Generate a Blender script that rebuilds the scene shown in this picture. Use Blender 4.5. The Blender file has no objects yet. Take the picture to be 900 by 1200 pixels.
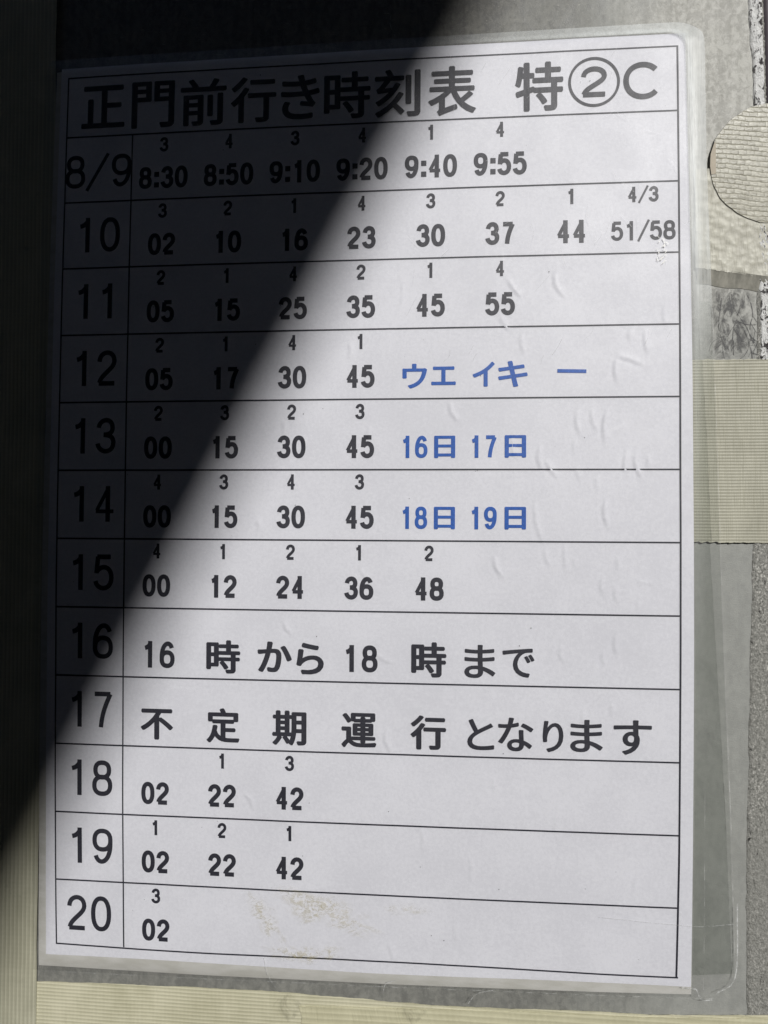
import bpy, math, random
import numpy as np
from mathutils import Matrix, Vector

random.seed(7)
rng = np.random.default_rng(7)
S = bpy.context.scene
MM = 0.001

# ------------------------------------------------------------------ camera
cam_d = bpy.data.cameras.new("camera")
cam = bpy.data.objects.new("camera", cam_d)
S.collection.objects.link(cam)
S.camera = cam
cam_d.sensor_fit = 'VERTICAL'
cam_d.sensor_height = 24.0
cam_d.lens = 24.0 * 900.74 / 1200.0
cam_d.clip_start = 0.01
cam_d.clip_end = 200.0
right = Vector((0.99582831, 0.09108181, 0.00548536))
down = Vector((0.00355808, 0.02130875, -0.99976661))
fwd = Vector((-0.09117744, 0.99561541, 0.02089578))
rot = Matrix((right, -down, -fwd)).transposed()
cam.matrix_world = Matrix.Translation(Vector((26.17, -215.59, -4.89)) * MM) @ rot.to_4x4()

# ------------------------------------------------------------------ light
SUN = Vector((0.42, -1.0, 0.60)).normalized()          # towards the sun
elev = math.asin(SUN.z)
sun_d = bpy.data.lights.new("sun", 'SUN')
sun_d.energy = 3.25
sun_d.angle = math.radians(0.62)
sun_d.color = (1.0, 0.985, 0.965)
sun = bpy.data.objects.new("sun", sun_d)
S.collection.objects.link(sun)
sun.rotation_euler = SUN.to_track_quat('Z', 'Y').to_euler()
world = bpy.data.worlds.new("World")
S.world = world
world.use_nodes = True
wn = world.node_tree
sky = wn.nodes.new('ShaderNodeTexSky')
sky.sky_type = 'NISHITA'
sky.sun_disc = False
sky.sun_elevation = elev
sky.sun_rotation = math.atan2(SUN.x, SUN.y)
wn.links.new(sky.outputs[0], wn.nodes['Background'].inputs[0])
wn.nodes['Background'].inputs[1].default_value = 0.07
S.view_settings.view_transform = 'Standard'
S.view_settings.look = 'None'
S.view_settings.exposure = 0.0
S.view_settings.gamma = 1.0
S.cycles.transparent_max_bounces = 16


# ------------------------------------------------------------------ node helpers
class NT:
    def __init__(self, name):
        self.m = bpy.data.materials.new(name)
        self.m.use_nodes = True
        self.t = self.m.node_tree
        self.t.nodes.clear()
        self.out = self.n('ShaderNodeOutputMaterial')
        self.co = self.n('ShaderNodeTexCoord').outputs['Object']

    def n(self, kind, **kw):
        nd = self.t.nodes.new(kind)
        for k, v in kw.items():
            setattr(nd, k, v)
        return nd

    def put(self, sock, v):
        if isinstance(v, bpy.types.NodeSocket):
            self.t.links.new(v, sock)
        elif isinstance(v, (tuple, list)) and sock.type == 'RGBA' and len(v) == 3:
            sock.default_value = (*v, 1)
        else:
            sock.default_value = v

    def math(self, op, a, b=0.0, clamp=False):
        nd = self.n('ShaderNodeMath', operation=op, use_clamp=clamp)
        self.put(nd.inputs[0], a)
        self.put(nd.inputs[1], b)
        return nd.outputs[0]

    def ramp(self, f, a, b, lo=0.0, hi=1.0):
        nd = self.n('ShaderNodeMapRange', interpolation_type='SMOOTHSTEP')
        for i, v in enumerate((f, a, b, lo, hi)):
            self.put(nd.inputs[i], v)
        return nd.outputs[0]

    def xyz(self):
        s = self.n('ShaderNodeSeparateXYZ')
        self.put(s.inputs[0], self.co)
        return s.outputs

    def scaled(self, sx, sy, sz, off=(0, 0, 0)):
        nd = self.n('ShaderNodeMapping')
        self.put(nd.inputs[0], self.co)
        nd.inputs['Location'].default_value = off
        nd.inputs['Scale'].default_value = (sx, sy, sz)
        return nd.outputs[0]

    def noise(self, vec, scale=1.0, detail=4.0, rough=0.55, dist=0.0):
        nd = self.n('ShaderNodeTexNoise')
        self.put(nd.inputs['Vector'], vec)
        nd.inputs['Scale'].default_value = scale
        nd.inputs['Detail'].default_value = detail
        nd.inputs['Roughness'].default_value = rough
        nd.inputs['Distortion'].default_value = dist
        return nd.outputs[0]

    def mix(self, f, a, b):
        nd = self.n('ShaderNodeMix', data_type='RGBA')
        self.put(nd.inputs[0], f)
        self.put(nd.inputs[6], a)
        self.put(nd.inputs[7], b)
        return nd.outputs[2]

    def bump(self, h, dist, strength=1.0, normal=None):
        nd = self.n('ShaderNodeBump')
        nd.inputs['Strength'].default_value = strength
        nd.inputs['Distance'].default_value = dist
        self.put(nd.inputs['Height'], h)
        if normal is not None:
            self.put(nd.inputs['Normal'], normal)
        return nd.outputs[0]

    def princ(self, col, rough=0.5, spec=0.5, normal=None, metal=0.0):
        p = self.n('ShaderNodeBsdfPrincipled')
        self.put(p.inputs['Base Color'], col)
        self.put(p.inputs['Roughness'], rough)
        self.put(p.inputs['Specular IOR Level'], spec)
        self.put(p.inputs['Metallic'], metal)
        if normal is not None:
            self.put(p.inputs['Normal'], normal)
        return p.outputs[0]

    def alpha(self, shader, a):
        tr = self.n('ShaderNodeBsdfTransparent')
        mx = self.n('ShaderNodeMixShader')
        self.put(mx.inputs[0], a)
        self.put(mx.inputs[1], tr.outputs[0])
        self.put(mx.inputs[2], shader)
        return mx.outputs[0]

    def done(self, shader):
        self.t.links.new(shader, self.out.inputs[0])
        return self.m


def film_material(name, tint, rough, gloss=1.0, scratch=True):
    """clear plastic: lets light straight through, with a soft surface reflection"""
    T = NT(name)
    X, Y, Z = T.xyz()
    n1 = T.noise(T.scaled(900, 900, 260), 1, 5, 0.6)
    n2 = T.noise(T.scaled(60, 60, 45), 1, 4, 0.6)
    h = T.math('ADD', T.math('MULTIPLY', n1, 0.25), n2)
    nrm = T.bump(h, 0.0004, 0.35)
    tr = T.n('ShaderNodeBsdfTransparent')
    T.put(tr.inputs[0], tint)
    gl = T.n('ShaderNodeBsdfGlossy')
    T.put(gl.inputs['Color'], (1, 1, 1))
    T.put(gl.inputs['Roughness'], T.ramp(n2, 0.3, 0.7, rough - 0.06, rough + 0.06))
    T.put(gl.inputs['Normal'], nrm)
    fr = T.n('ShaderNodeLayerWeight')
    fr.inputs[0].default_value = 0.5
    mx = T.n('ShaderNodeMixShader')
    T.put(mx.inputs[0], T.math('MULTIPLY', T.math('ADD', T.math('MULTIPLY', T.math('POWER', fr.outputs['Facing'], 5.0), 0.956), 0.044), gloss))
    T.put(mx.inputs[1], tr.outputs[0])
    T.put(mx.inputs[2], gl.outputs[0])
    return T.done(mx.outputs[0])


M = {}
# paper: white, faint fibre mottling
T = NT("white_paper")
g = T.noise(T.scaled(1100, 1100, 1100), 1, 4, 0.7)
g2 = T.noise(T.scaled(45, 45, 45), 1, 6, 0.65)
v = T.math('ADD', T.math('MULTIPLY', g, 0.55), T.math('MULTIPLY', g2, 0.45))
M['paper'] = T.done(T.princ(T.mix(T.ramp(v, 0.38, 0.62), (0.742, 0.744, 0.790), (0.815, 0.817, 0.862)),
                            0.8, 0.1, T.bump(T.math('ADD', g, g2), 0.00009, 0.6)))
T = NT("aged_paper")
g = T.noise(T.scaled(120, 120, 400), 1, 5, 0.6)
M['old_paper'] = T.done(T.princ(T.mix(T.ramp(g, 0.3, 0.7), (0.56, 0.55, 0.50), (0.66, 0.65, 0.61)), 0.8, 0.1))
for nm, c in (('ink', (0.022, 0.022, 0.032)), ('blue_ink', (0.010, 0.088, 0.38))):
    T = NT(nm)
    g = T.noise(T.scaled(1500, 1500, 1500), 1, 3, 0.6)
    M[nm] = T.done(T.princ(T.mix(T.ramp(g, 0.3, 0.75), c, tuple(min(1, k * 1.35 + 0.006) for k in c)), 0.7, 0.1))

M['film'] = film_material("clear_laminate", (0.97, 0.97, 0.972), 0.53, 1.0)
M['border'] = film_material("sealed_laminate_border", (0.865, 0.88, 0.86), 0.5, 1.0)

# hazy film, its bright glare painted in as white
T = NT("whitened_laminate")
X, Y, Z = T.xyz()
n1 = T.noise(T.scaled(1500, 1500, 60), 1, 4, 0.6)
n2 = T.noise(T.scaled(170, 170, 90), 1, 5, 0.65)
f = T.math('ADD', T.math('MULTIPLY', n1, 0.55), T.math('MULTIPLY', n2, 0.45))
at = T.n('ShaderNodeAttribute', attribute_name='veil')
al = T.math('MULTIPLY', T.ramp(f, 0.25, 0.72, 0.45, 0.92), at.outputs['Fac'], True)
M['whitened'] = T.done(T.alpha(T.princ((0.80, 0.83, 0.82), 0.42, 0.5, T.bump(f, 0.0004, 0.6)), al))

# board: weathered dull metal, dark patina with rubbed lighter areas and painted glare
T = NT("weathered_metal")
X, Y, Z = T.xyz()
big = T.noise(T.scaled(28, 28, 20), 1, 6, 0.62, 0.4)
mid = T.noise(T.scaled(160, 160, 110), 1, 7, 0.7, 0.8)
blot = T.noise(T.scaled(620, 620, 520, (2, 7, 1)), 1, 5, 0.7, 0.6)
streak = T.noise(T.scaled(520, 520, 40), 1, 4, 0.6)
scr = T.noise(T.scaled(330, 330, 1500), 1, 5, 0.72, 2.0)
fine = T.noise(T.scaled(3000, 3000, 3000), 1, 3, 0.7)
wob = T.math('MULTIPLY', T.math('SUBTRACT', big, 0.5), 0.06)
side = T.math('ADD', X, wob)
rub = T.math('MAXIMUM', T.ramp(side, 0.030, 0.092), T.ramp(Z, -0.112, -0.130, 0, 0.42))
glare_zone = T.math('MULTIPLY', T.ramp(side, 0.070, 0.098), T.ramp(T.math('ADD', Z, wob), 0.03, 0.075))  # upper right: tape glare painted into the metal colour
tone = T.math('ADD', T.math('MULTIPLY', mid, 0.40), T.math('MULTIPLY', blot, 0.40))
tone = T.math('ADD', tone, T.math('MULTIPLY', streak, 0.20))
rough_part = T.ramp(Z, 0.02, 0.07, 0.14, 0.30)
dark = T.mix(T.ramp(tone, 0.41, 0.59), (0.085, 0.083, 0.074), (0.185, 0.18, 0.158))
light = T.mix(T.ramp(tone, 0.40, 0.60), (0.30, 0.305, 0.285), (0.355, 0.36, 0.335))
glare_col = T.mix(T.ramp(tone, 0.42, 0.58), (0.30, 0.295, 0.26), (0.55, 0.545, 0.50))
col = T.mix(rub, dark, light)
col = T.mix(glare_zone, col, glare_col)
upper = T.ramp(Z, 0.03, 0.09)
col = T.mix(T.math('MULTIPLY', T.ramp(scr, 0.60, 0.70, 0, 0.6), upper), col, (0.55, 0.53, 0.46))
stain = T.noise(T.scaled(95, 95, 75, (3, 1, 5)), 1, 7, 0.7, 0.8)
col = T.mix(T.ramp(stain, 0.58, 0.74, 0, 0.35), col, (0.13, 0.13, 0.125))
col = T.mix(T.ramp(fine, 0.66, 0.8, 0, 0.5), col, (0.07, 0.065, 0.06))
M['board'] = T.done(T.princ(col, T.ramp(mid, 0.3, 0.7, 0.42, 0.62), 0.5,
                            T.bump(T.math('ADD', T.math('MULTIPLY', scr, 0.6), fine), 0.00012, 0.6)))

# rough grit edging with flaked white paint in the upper length
T = NT("rough_edging")
X, Y, Z = T.xyz()
grit = T.noise(T.scaled(1900, 1900, 1500), 1, 4, 0.75)
chip = T.noise(T.scaled(520, 520, 330), 1, 6, 0.7, 0.6)
chip2 = T.noise(T.scaled(700, 700, 210, (4, 0, 2)), 1, 6, 0.72, 0.8)
zone = T.noise(T.scaled(60, 60, 22, (5, 5, 5)), 1, 4, 0.6)
lively = T.math('MULTIPLY', T.ramp(zone, 0.38, 0.58, 0.25, 1.0), T.ramp(Z, -0.10, -0.06, 0.35, 1.0))
base = T.mix(T.ramp(grit, 0.36, 0.64), (0.25, 0.25, 0.225), (0.37, 0.365, 0.335))
base = T.mix(T.math('MULTIPLY', T.ramp(grit, 0.55, 0.63), lively), base, (0.80, 0.78, 0.72))
base = T.mix(T.math('MULTIPLY', T.ramp(grit, 0.42, 0.36), lively), base, (0.05, 0.05, 0.045))
base = T.mix(T.ramp(chip2, 0.625, 0.66), base, (0.02, 0.018, 0.016))
M['edging'] = T.done(T.princ(base, 0.5, 0.5, T.bump(T.math('ADD', grit, chip), 0.0006, 0.8)))
T = NT("flaked_white_paint")
chip = T.noise(T.scaled(800, 800, 420, (1, 2, 3)), 1, 6, 0.72, 0.7)
grit = T.noise(T.scaled(2400, 2400, 2000), 1, 3, 0.7)
c = T.mix(T.ramp(chip, 0.535, 0.565), (0.93, 0.93, 0.91), (0.05, 0.045, 0.045))
M['white_paint'] = T.done(T.princ(c, 0.3, 0.6, T.bump(T.math('ADD', grit, T.math('MULTIPLY', chip, 2)), 0.0005, 0.8)))
T = NT("dark_edge")
g = T.noise(T.scaled(900, 900, 300), 1, 4, 0.6)
M['dark_edge'] = T.done(T.princ(T.mix(g, (0.07, 0.06, 0.07), (0.14, 0.12, 0.13)), 0.6, 0.3))


def tape_material(name, lo, hi, axis, pitch, strength=0.5, cross=0.1):
    """cloth tape: close parallel ribs along one direction, faint cross weave, grime"""
    T = NT(name)
    X, Y, Z = T.xyz()
    along, acr = (X, Z) if axis == 'Z' else (Z, X)
    wob = T.noise(T.scaled(40, 40, 40), 1, 3, 0.5)
    k = 2 * math.pi / pitch
    ph = T.math('ADD', T.math('MULTIPLY', acr, k), T.math('MULTIPLY', wob, 3.0))
    rib = T.math('ADD', T.math('MULTIPLY', T.math('SINE', ph), 0.5), 0.5)
    cr = T.math('ADD', T.math('MULTIPLY', T.math('SINE', T.math('MULTIPLY', along, k * 0.9)), 0.5), 0.5)
    gr = T.noise(T.scaled(70, 70, 55), 1, 6, 0.62, 0.5)
    uneven = T.noise(T.scaled(60, 60, 900) if axis == 'Z' else T.scaled(900, 60, 60), 1, 4, 0.65)
    f = T.math('ADD', T.math('MULTIPLY', T.math('POWER', rib, 4.0), T.math('MULTIPLY', uneven, strength * 1.3)),
               T.math('MULTIPLY', gr, 0.95))
    f = T.math('ADD', f, T.math('MULTIPLY', cr, cross * 0.35))
    col = T.mix(T.ramp(f, 0.22, 0.95), lo, hi)
    dirt = T.noise(T.scaled(180, 180, 120, (9, 2, 4)), 1, 7, 0.7, 0.7)
    col = T.mix(T.ramp(dirt, 0.60, 0.78, 0, 0.55), col, tuple(c * 0.42 for c in lo))
    h = T.math('ADD', rib, T.math('MULTIPLY', cr, cross))
    h = T.math('ADD', h, T.math('MULTIPLY', gr, 1.2))
    return T.done(T.princ(col, 0.5, 0.4, T.bump(h, 0.00008, 0.7)))


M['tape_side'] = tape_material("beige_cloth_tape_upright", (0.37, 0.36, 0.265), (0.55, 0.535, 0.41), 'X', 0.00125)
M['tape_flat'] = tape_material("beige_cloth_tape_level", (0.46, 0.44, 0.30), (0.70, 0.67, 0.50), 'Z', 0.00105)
M['tape_torn'] = tape_material("yellow_beige_cloth_tape", (0.50, 0.475, 0.32), (0.68, 0.65, 0.46), 'Z', 0.0016, 0.4, 0.1)
M['tape_patch'] = tape_material("grey_beige_cloth_tape", (0.345, 0.335, 0.26), (0.53, 0.515, 0.41), 'Z', 0.00088, 0.42, 0.05)


def weave_material(name, bw, bh, lo, hi, soft, depth):
    T = NT(name)
    cb = T.n('ShaderNodeCombineXYZ')
    X, Y, Z = T.xyz()
    wob = T.noise(T.scaled(130, 130, 130), 1, 3, 0.5)
    wob2 = T.math('SUBTRACT', T.noise(T.scaled(700, 700, 700), 1, 3, 0.6), 0.5)
    wob = T.math('ADD', T.math('MULTIPLY', T.math('SUBTRACT', wob, 0.5), 0.0015), T.math('MULTIPLY', wob2, 0.0006))
    T.put(cb.inputs[0], T.math('ADD', X, wob))
    T.put(cb.inputs[1], T.math('ADD', Z, T.math('ADD', wob, T.math('MULTIPLY', X, 0.12))))
    sp = T.n('ShaderNodeSeparateXYZ')
    T.put(sp.inputs[0], cb.outputs[0])
    rz = T.math('DIVIDE', sp.outputs[1], bh)
    row = T.math('FLOOR', rz)
    cx = T.math('ADD', T.math('DIVIDE', sp.outputs[0], bw), T.math('MULTIPLY', row, 0.43))
    fz = T.math('FRACT', rz)
    fx = T.math('FRACT', cx)
    wn_ = T.n('ShaderNodeTexWhiteNoise', noise_dimensions='2D')
    cc = T.n('ShaderNodeCombineXYZ')
    T.put(cc.inputs[0], T.math('FLOOR', cx))
    T.put(cc.inputs[1], row)
    T.put(wn_.inputs['Vector'], cc.outputs[0])
    lines = T.math('MULTIPLY', T.ramp(fz, 0.0, 0.16), T.ramp(fx, 0.0, 0.10))
    tab = T.math('ADD', T.math('MULTIPLY', T.math('MULTIPLY', fz, T.ramp(fz, 1.0, 0.85)), 0.55),
                 T.math('MULTIPLY', T.math('SUBTRACT', 1.0, fx), 0.35))
    tab = T.math('ADD', tab, T.math('MULTIPLY', wn_.outputs[0], 0.40))
    tab = T.math('ADD', tab, T.math('MULTIPLY', lines, 0.22))
    n = T.noise(T.scaled(800, 800, 1100), 1, 5, 0.7, 0.8)
    n2 = T.noise(T.scaled(110, 110, 110), 1, 4, 0.6)
    f = T.math('ADD', T.math('MULTIPLY', tab, 0.42), T.math('MULTIPLY', n, 0.60))  # tab shading in the colour: lit upper left, shadowed lower right
    f = T.math('ADD', f, T.math('MULTIPLY', n2, 0.3))
    h = T.math('ADD', tab, T.math('MULTIPLY', n, 0.7))
    return T.done(T.princ(T.mix(T.ramp(f, 0.45, 1.10), lo, hi), 0.36, 0.55, T.bump(h, depth, 0.7)))


M['weave'] = weave_material("woven_patch", 0.0021, 0.00140, (0.25, 0.235, 0.175), (0.58, 0.56, 0.46), 0.9, 0.00022)
M['dark_fold'] = None
T = NT("pebbled_tape")
vo = T.n('ShaderNodeTexVoronoi', feature='SMOOTH_F1')
T.put(vo.inputs['Vector'], T.scaled(560, 560, 620))
vo.inputs['Scale'].default_value = 1.0
n = T.noise(T.scaled(500, 500, 500), 1, 4, 0.6)
hh = T.math('ADD', T.math('SUBTRACT', 1.0, vo.outputs[0]), T.math('MULTIPLY', n, 0.5))
M['pebbled'] = T.done(T.princ(T.mix(T.ramp(hh, 0.5, 1.25), (0.44, 0.425, 0.35), (0.64, 0.625, 0.53)), 0.5, 0.5,
                              T.bump(hh, 0.00045, 0.7)))
T = NT("brown_tape_edge")
n = T.noise(T.scaled(400, 400, 160), 1, 5, 0.65)
M['dark_fold'] = T.done(T.princ(T.mix(T.ramp(n, 0.3, 0.7), (0.20, 0.195, 0.165), (0.38, 0.365, 0.31)), 0.5, 0.4))
T = NT("brown_glue")
n = T.noise(T.scaled(600, 600, 300), 1, 5, 0.65)
M['brown'] = T.done(T.princ(T.mix(n, (0.20, 0.155, 0.085), (0.42, 0.35, 0.24)), 0.45, 0.4))
T = NT("dark_scratch")
M['scratch_dark'] = T.done(T.princ((0.07, 0.07, 0.07), 0.6, 0.2))
T = NT("white_scuff")
n = T.noise(T.scaled(1800, 1800, 1800), 1, 4, 0.7)
M['scuff'] = T.done(T.alpha(T.princ((0.86, 0.85, 0.80), 0.35, 0.5), T.ramp(n, 0.40, 0.60, 0.05, 0.8)))
T = NT("faint_scratch")
n = T.noise(T.scaled(900, 900, 900), 1, 4, 0.7)
M['scratch_light'] = T.done(T.alpha(T.princ((0.86, 0.87, 0.87), 0.35, 0.5), T.ramp(n, 0.35, 0.65, 0.05, 0.55)))
T = NT("clear_seam")
n = T.noise(T.scaled(260, 260, 260), 1, 5, 0.7)
M['seam'] = T.done(T.alpha(T.princ((0.80, 0.81, 0.79), 0.4, 0.5), T.ramp(n, 0.42, 0.75, 0.02, 0.5)))
# old glue: yellowish, patchy cloth imprint
T = NT("old_glue")
X, Y, Z = T.xyz()
n = T.noise(T.scaled(620, 620, 900), 1, 5, 0.7, 1.0)
n2 = T.noise(T.scaled(110, 110, 110), 1, 4, 0.6)
at = T.n('ShaderNodeAttribute', attribute_name='veil')
f = T.math('MULTIPLY', T.ramp(n, 0.44, 0.60), T.ramp(n2, 0.36, 0.62))
M['glue'] = T.done(T.alpha(T.princ((0.62, 0.55, 0.31), 0.5, 0.4),
                           T.math('MULTIPLY', T.math('MULTIPLY', f, at.outputs['Fac']), 0.42, True)))
T = NT("roof_panel")
n = T.noise(T.scaled(3, 3, 3), 1, 4, 0.6)
M['roof'] = T.done(T.princ(T.mix(n, (0.016, 0.017, 0.020), (0.026, 0.027, 0.03)), 0.7, 0.3))

# ------------------------------------------------------------------ surfaces (millimetres)
BOARD = 7.5                                             # depth of the board's face


def base_sheet(x, z):
    """depth of the bowed sheet, 0 at its middle; the margins settle back towards the board"""
    v = -z / 140.0
    u = x / 100.0
    d = 3.518 * v * v + 0.705 * v ** 3 + 0.817 * u * u + 0.597 * u * v
    over = np.maximum(np.maximum(np.abs(x) - 91.5, 0) / 14.0, np.maximum(np.abs(z) - 131.5, 0) / 10.0)
    k = np.clip(over, 0, 1)
    k = k * k * (3 - 2 * k)
    return d * (1 - k) + (BOARD - 1.0) * k


# creases pressed into the laminate: (x, z) polylines in mm, with height
CREASES = [
    ([(40.6, 65.2), (42.6, 62.0), (44.6, 59.8)], 1), ([(53.8, 67.3), (54.0, 63.0), (56.6, 59.4)], 1),
    ([(38.6, 55.2), (39.8, 52.2), (41.8, 50.2)], .7), ([(44.6, 49.5), (44.6, 46.5), (45.2, 43.8)], .7),
    ([(74.3, 51.0), (73.8, 46.8)], .7), ([(78.3, 50.5), (78.2, 46.8), (78.8, 43.5)], .9),
    ([(70.6, 42.5), (70.1, 38.8), (70.7, 35.5)], 1), ([(70.5, 43.0), (74.0, 42.0), (79.0, 39.9)], .7),
    ([(83.6, 57.5), (83.3, 54.0), (84.2, 50.8)], .6),
    ([(60.0, 28.5), (59.6, 24.5), (61.2, 20.2)], 1), ([(63.7, 28.8), (64.0, 25.2), (65.2, 21.8)], .8),
    ([(68.3, 28.3), (67.0, 24.0), (67.4, 18.2)], 1.5), ([(72.5, 24.5), (71.0, 22.8), (69.8, 22.4)], .5),
    ([(42.3, 22.2), (42.0, 18.0), (43.2, 14.5)], .7),
    ([(49.8, 18.6), (49.2, 14.8), (50.4, 11.0)], 1), ([(51.2, 14.2), (52.8, 11.4), (54.5, 9.0)], .9),
    ([(73.4, 17.0), (72.6, 13.0), (73.0, 10.6)], 1.1), ([(75.6, 16.4), (75.6, 12.8), (77.5, 8.5)], 1.1),
    ([(79.0, 15.5), (79.0, 12.0)], .7), ([(59.5, 11.8), (60.5, 8.5)], .7), ([(65.3, 10.0), (65.0, 5.5)], .7),
    ([(48.2, 3.3), (48.6, -3.2), (50.8, -9.6)], .9), ([(67.7, 3.8), (67.1, -.5), (68.4, -5.0)], 1.4),
    ([(59.2, 15.5), (59.0, 19.0), (59.8, 20.2)], .5),
    ([(37.3, -12.3), (37.6, -15.5), (39.6, -18.6)], 1.3), ([(51.0, -10.0), (51.4, -13.0), (52.6, -15.6)], .7),
    ([(56.3, -8.8), (56.6, -17.5)], .8), ([(59.0, -12.6), (59.3, -15.6)], .4),
    ([(71.0, -12.4), (70.7, -16.4)], .8), ([(66.8, -17.8), (66.3, -20.6), (66.8, -22.8)], .8),
    ([(70.3, -20.2), (70.1, -22.8), (70.8, -25.4)], .8), ([(75.2, -19.0), (81.0, -19.9)], .5),
    ([(76.4, -24.2), (76.0, -27.5)], .5),
    ([(70.8, -33.0), (70.0, -36.4), (70.7, -39.4)], 1.1), ([(55.6, -36.3), (55.4, -39.5), (56.4, -42.0)], .8),
    ([(67.0, -37.5), (66.8, -40.3), (67.6, -42.6)], .8), ([(69.3, -52.3), (69.2, -56.0)], .8),
    ([(61.6, -54.5), (61.6, -57.6), (62.8, -60.2)], .7),
    ([(10.5, 68.0), (11.2, 60.0), (8.0, 52.5), (4.5, 48.5)], .35),
    ([(-4.0, 47.8), (-3.4, 45.5), (-4.4, 43.0)], .8), ([(-23.0, 25.5), (-22.4, 23.6), (-22.8, 21.5)], .7),
    ([(1.6, 20.0), (1.8, 22.0), (2.4, 24.0)], .6), ([(-30.5, -2.5), (-29.6, -4.0), (-30.0, -6.5)], .7),
    ([(24.6, 31.0), (25.2, 27.5), (27.4, 24.8)], .9), ([(-17.0, 20.6), (-16.4, 17.5)], .7),
    ([(-22.2, -31.0), (-21.4, -33.6), (-19.6, -35.2)], 1.0), ([(-.4, -15.5), (.6, -18.0), (3.0, -20.5)], .6),
    ([(3.4, -39.8), (6.0, -41.6), (9.5, -42.8)], .7), ([(7.5, -60.5), (7.0, -64.5), (9.0, -68.6)], .9),
    ([(-33.4, -81.0), (-31.5, -83.0), (-31.0, -85.6)], .9), ([(16.6, -88.0), (17.6, -91.5), (17.2, -96.0)], .5),
    ([(30.4, -96.0), (31.2, -100.0), (30.8, -104.0)], .5), ([(76.0, -100.0), (75.6, -105.0)], .6),
    ([(37.0, -74.0), (37.6, -79.0)], .4), ([(55.0, -80.0), (54.2, -87.0), (55.0, -92.0)], .4),
    ([(8.0, -122.0), (9.6, -127.0)], .6), ([(26.8, -116.0), (27.0, -121.0)], .5),
]


def smooth_line(pts, n=14):
    """Catmull-Rom through points"""
    p = [np.array(q, float) for q in pts]
    if len(p) == 2:
        return [tuple(p[0] + (p[1] - p[0]) * t) for t in np.linspace(0, 1, n)]
    p = [2 * p[0] - p[1]] + p + [2 * p[-1] - p[-2]]
    out = []
    for i in range(1, len(p) - 2):
        for t in np.linspace(0, 1, n, endpoint=(i == len(p) - 3)):
            a, b, c, d = p[i - 1:i + 3]
            out.append(tuple(0.5 * (2 * b + (c - a) * t + (2 * a - 5 * b + 4 * c - d) * t * t
                                    + (3 * b - a - 3 * c + d) * t ** 3)))
    return out


_waves = [(rng.uniform(-1, 1), rng.uniform(-1, 1), rng.uniform(0, 6.28), rng.uniform(.6, 1.0)) for _ in range(22)]
_cl = [(np.array(smooth_line(p, 10)), a) for p, a in CREASES]


def relief(x, z):
    """small waves and pressed creases in the sheet, mm towards the viewer"""
    x = np.asarray(x, float)
    z = np.asarray(z, float)
    h = np.zeros_like(x)
    for i, (a, b, ph, am) in enumerate(_waves):
        L = 8.0 + 2.6 * i
        nn = math.hypot(a, b)
        h += am * 0.00042 * L * np.sin((a * x + b * z) / nn * 6.283 / L + ph)
    for pts, amp in _cl:
        lo = pts.min(0) - 3.0
        hi = pts.max(0) + 3.0
        k = (x > lo[0]) & (x < hi[0]) & (z > lo[1]) & (z < hi[1])
        if not k.any():
            continue
        xx = x[k][:, None]
        zz = z[k][:, None]
        d2 = (xx - pts[:, 0]) ** 2 + (zz - pts[:, 1]) ** 2
        j = np.argmin(d2, 1)
        d = np.sqrt(d2[np.arange(len(j)), j])
        t = j / (len(pts) - 1)
        sgn = np.sign(xx[:, 0] - pts[j, 0])
        env = np.clip(np.minimum(t, 1 - t) * 3.2 + 0.12, 0, 1)
        h[k] += amp * env * 0.15 * (np.exp(-(d / 0.5) ** 2) + 0.7 * sgn * (d / 0.8) * np.exp(-(d / 0.9) ** 2))
    return h


def sheet(x, z):
    x = np.asarray(x, float)
    z = np.asarray(z, float)
    return base_sheet(x, z) - relief(x, z)


# ------------------------------------------------------------------ mesh helpers
def tag(o, label=None, cat=None, group=None, kind=None):
    for k, v in (('label', label), ('category', cat), ('group', group), ('kind', kind)):
        if v:
            o[k] = v
    return o


def empty(name, loc):
    o = bpy.data.objects.new(name, None)
    o.empty_display_size = 0.02
    S.collection.objects.link(o)
    o.location = loc
    return o


def link(name, verts, faces, mat, parent=None, smooth=False, veil=None, origin=None):
    """verts are (x, depth, z) in mm in the world; the mesh is stored relative to its parent"""
    V = np.asarray(verts, float) * MM
    org = np.array(parent.location) if parent is not None else (np.array(origin) if origin is not None else V.mean(0))
    me = bpy.data.meshes.new(name)
    me.from_pydata((V - org).tolist(), [], [tuple(int(i) for i in f) for f in faces])
    if veil is not None:
        at = me.attributes.new('veil', 'FLOAT', 'POINT')
        at.data.foreach_set('value', np.asarray(veil, dtype=np.float32))
    me.materials.append(mat)
    if smooth:
        me.polygons.foreach_set('use_smooth', [True] * len(me.polygons))
    me.update()
    o = bpy.data.objects.new(name, me)
    S.collection.objects.link(o)
    if parent is not None:
        o.parent = parent
    else:
        o.location = org
    return o


def grid_faces(nr, nc):
    i = np.arange((nr - 1) * (nc - 1))
    r, c = np.divmod(i, nc - 1)
    a = r * nc + c
    return np.stack([a, a + 1, a + nc + 1, a + nc], 1)


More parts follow.
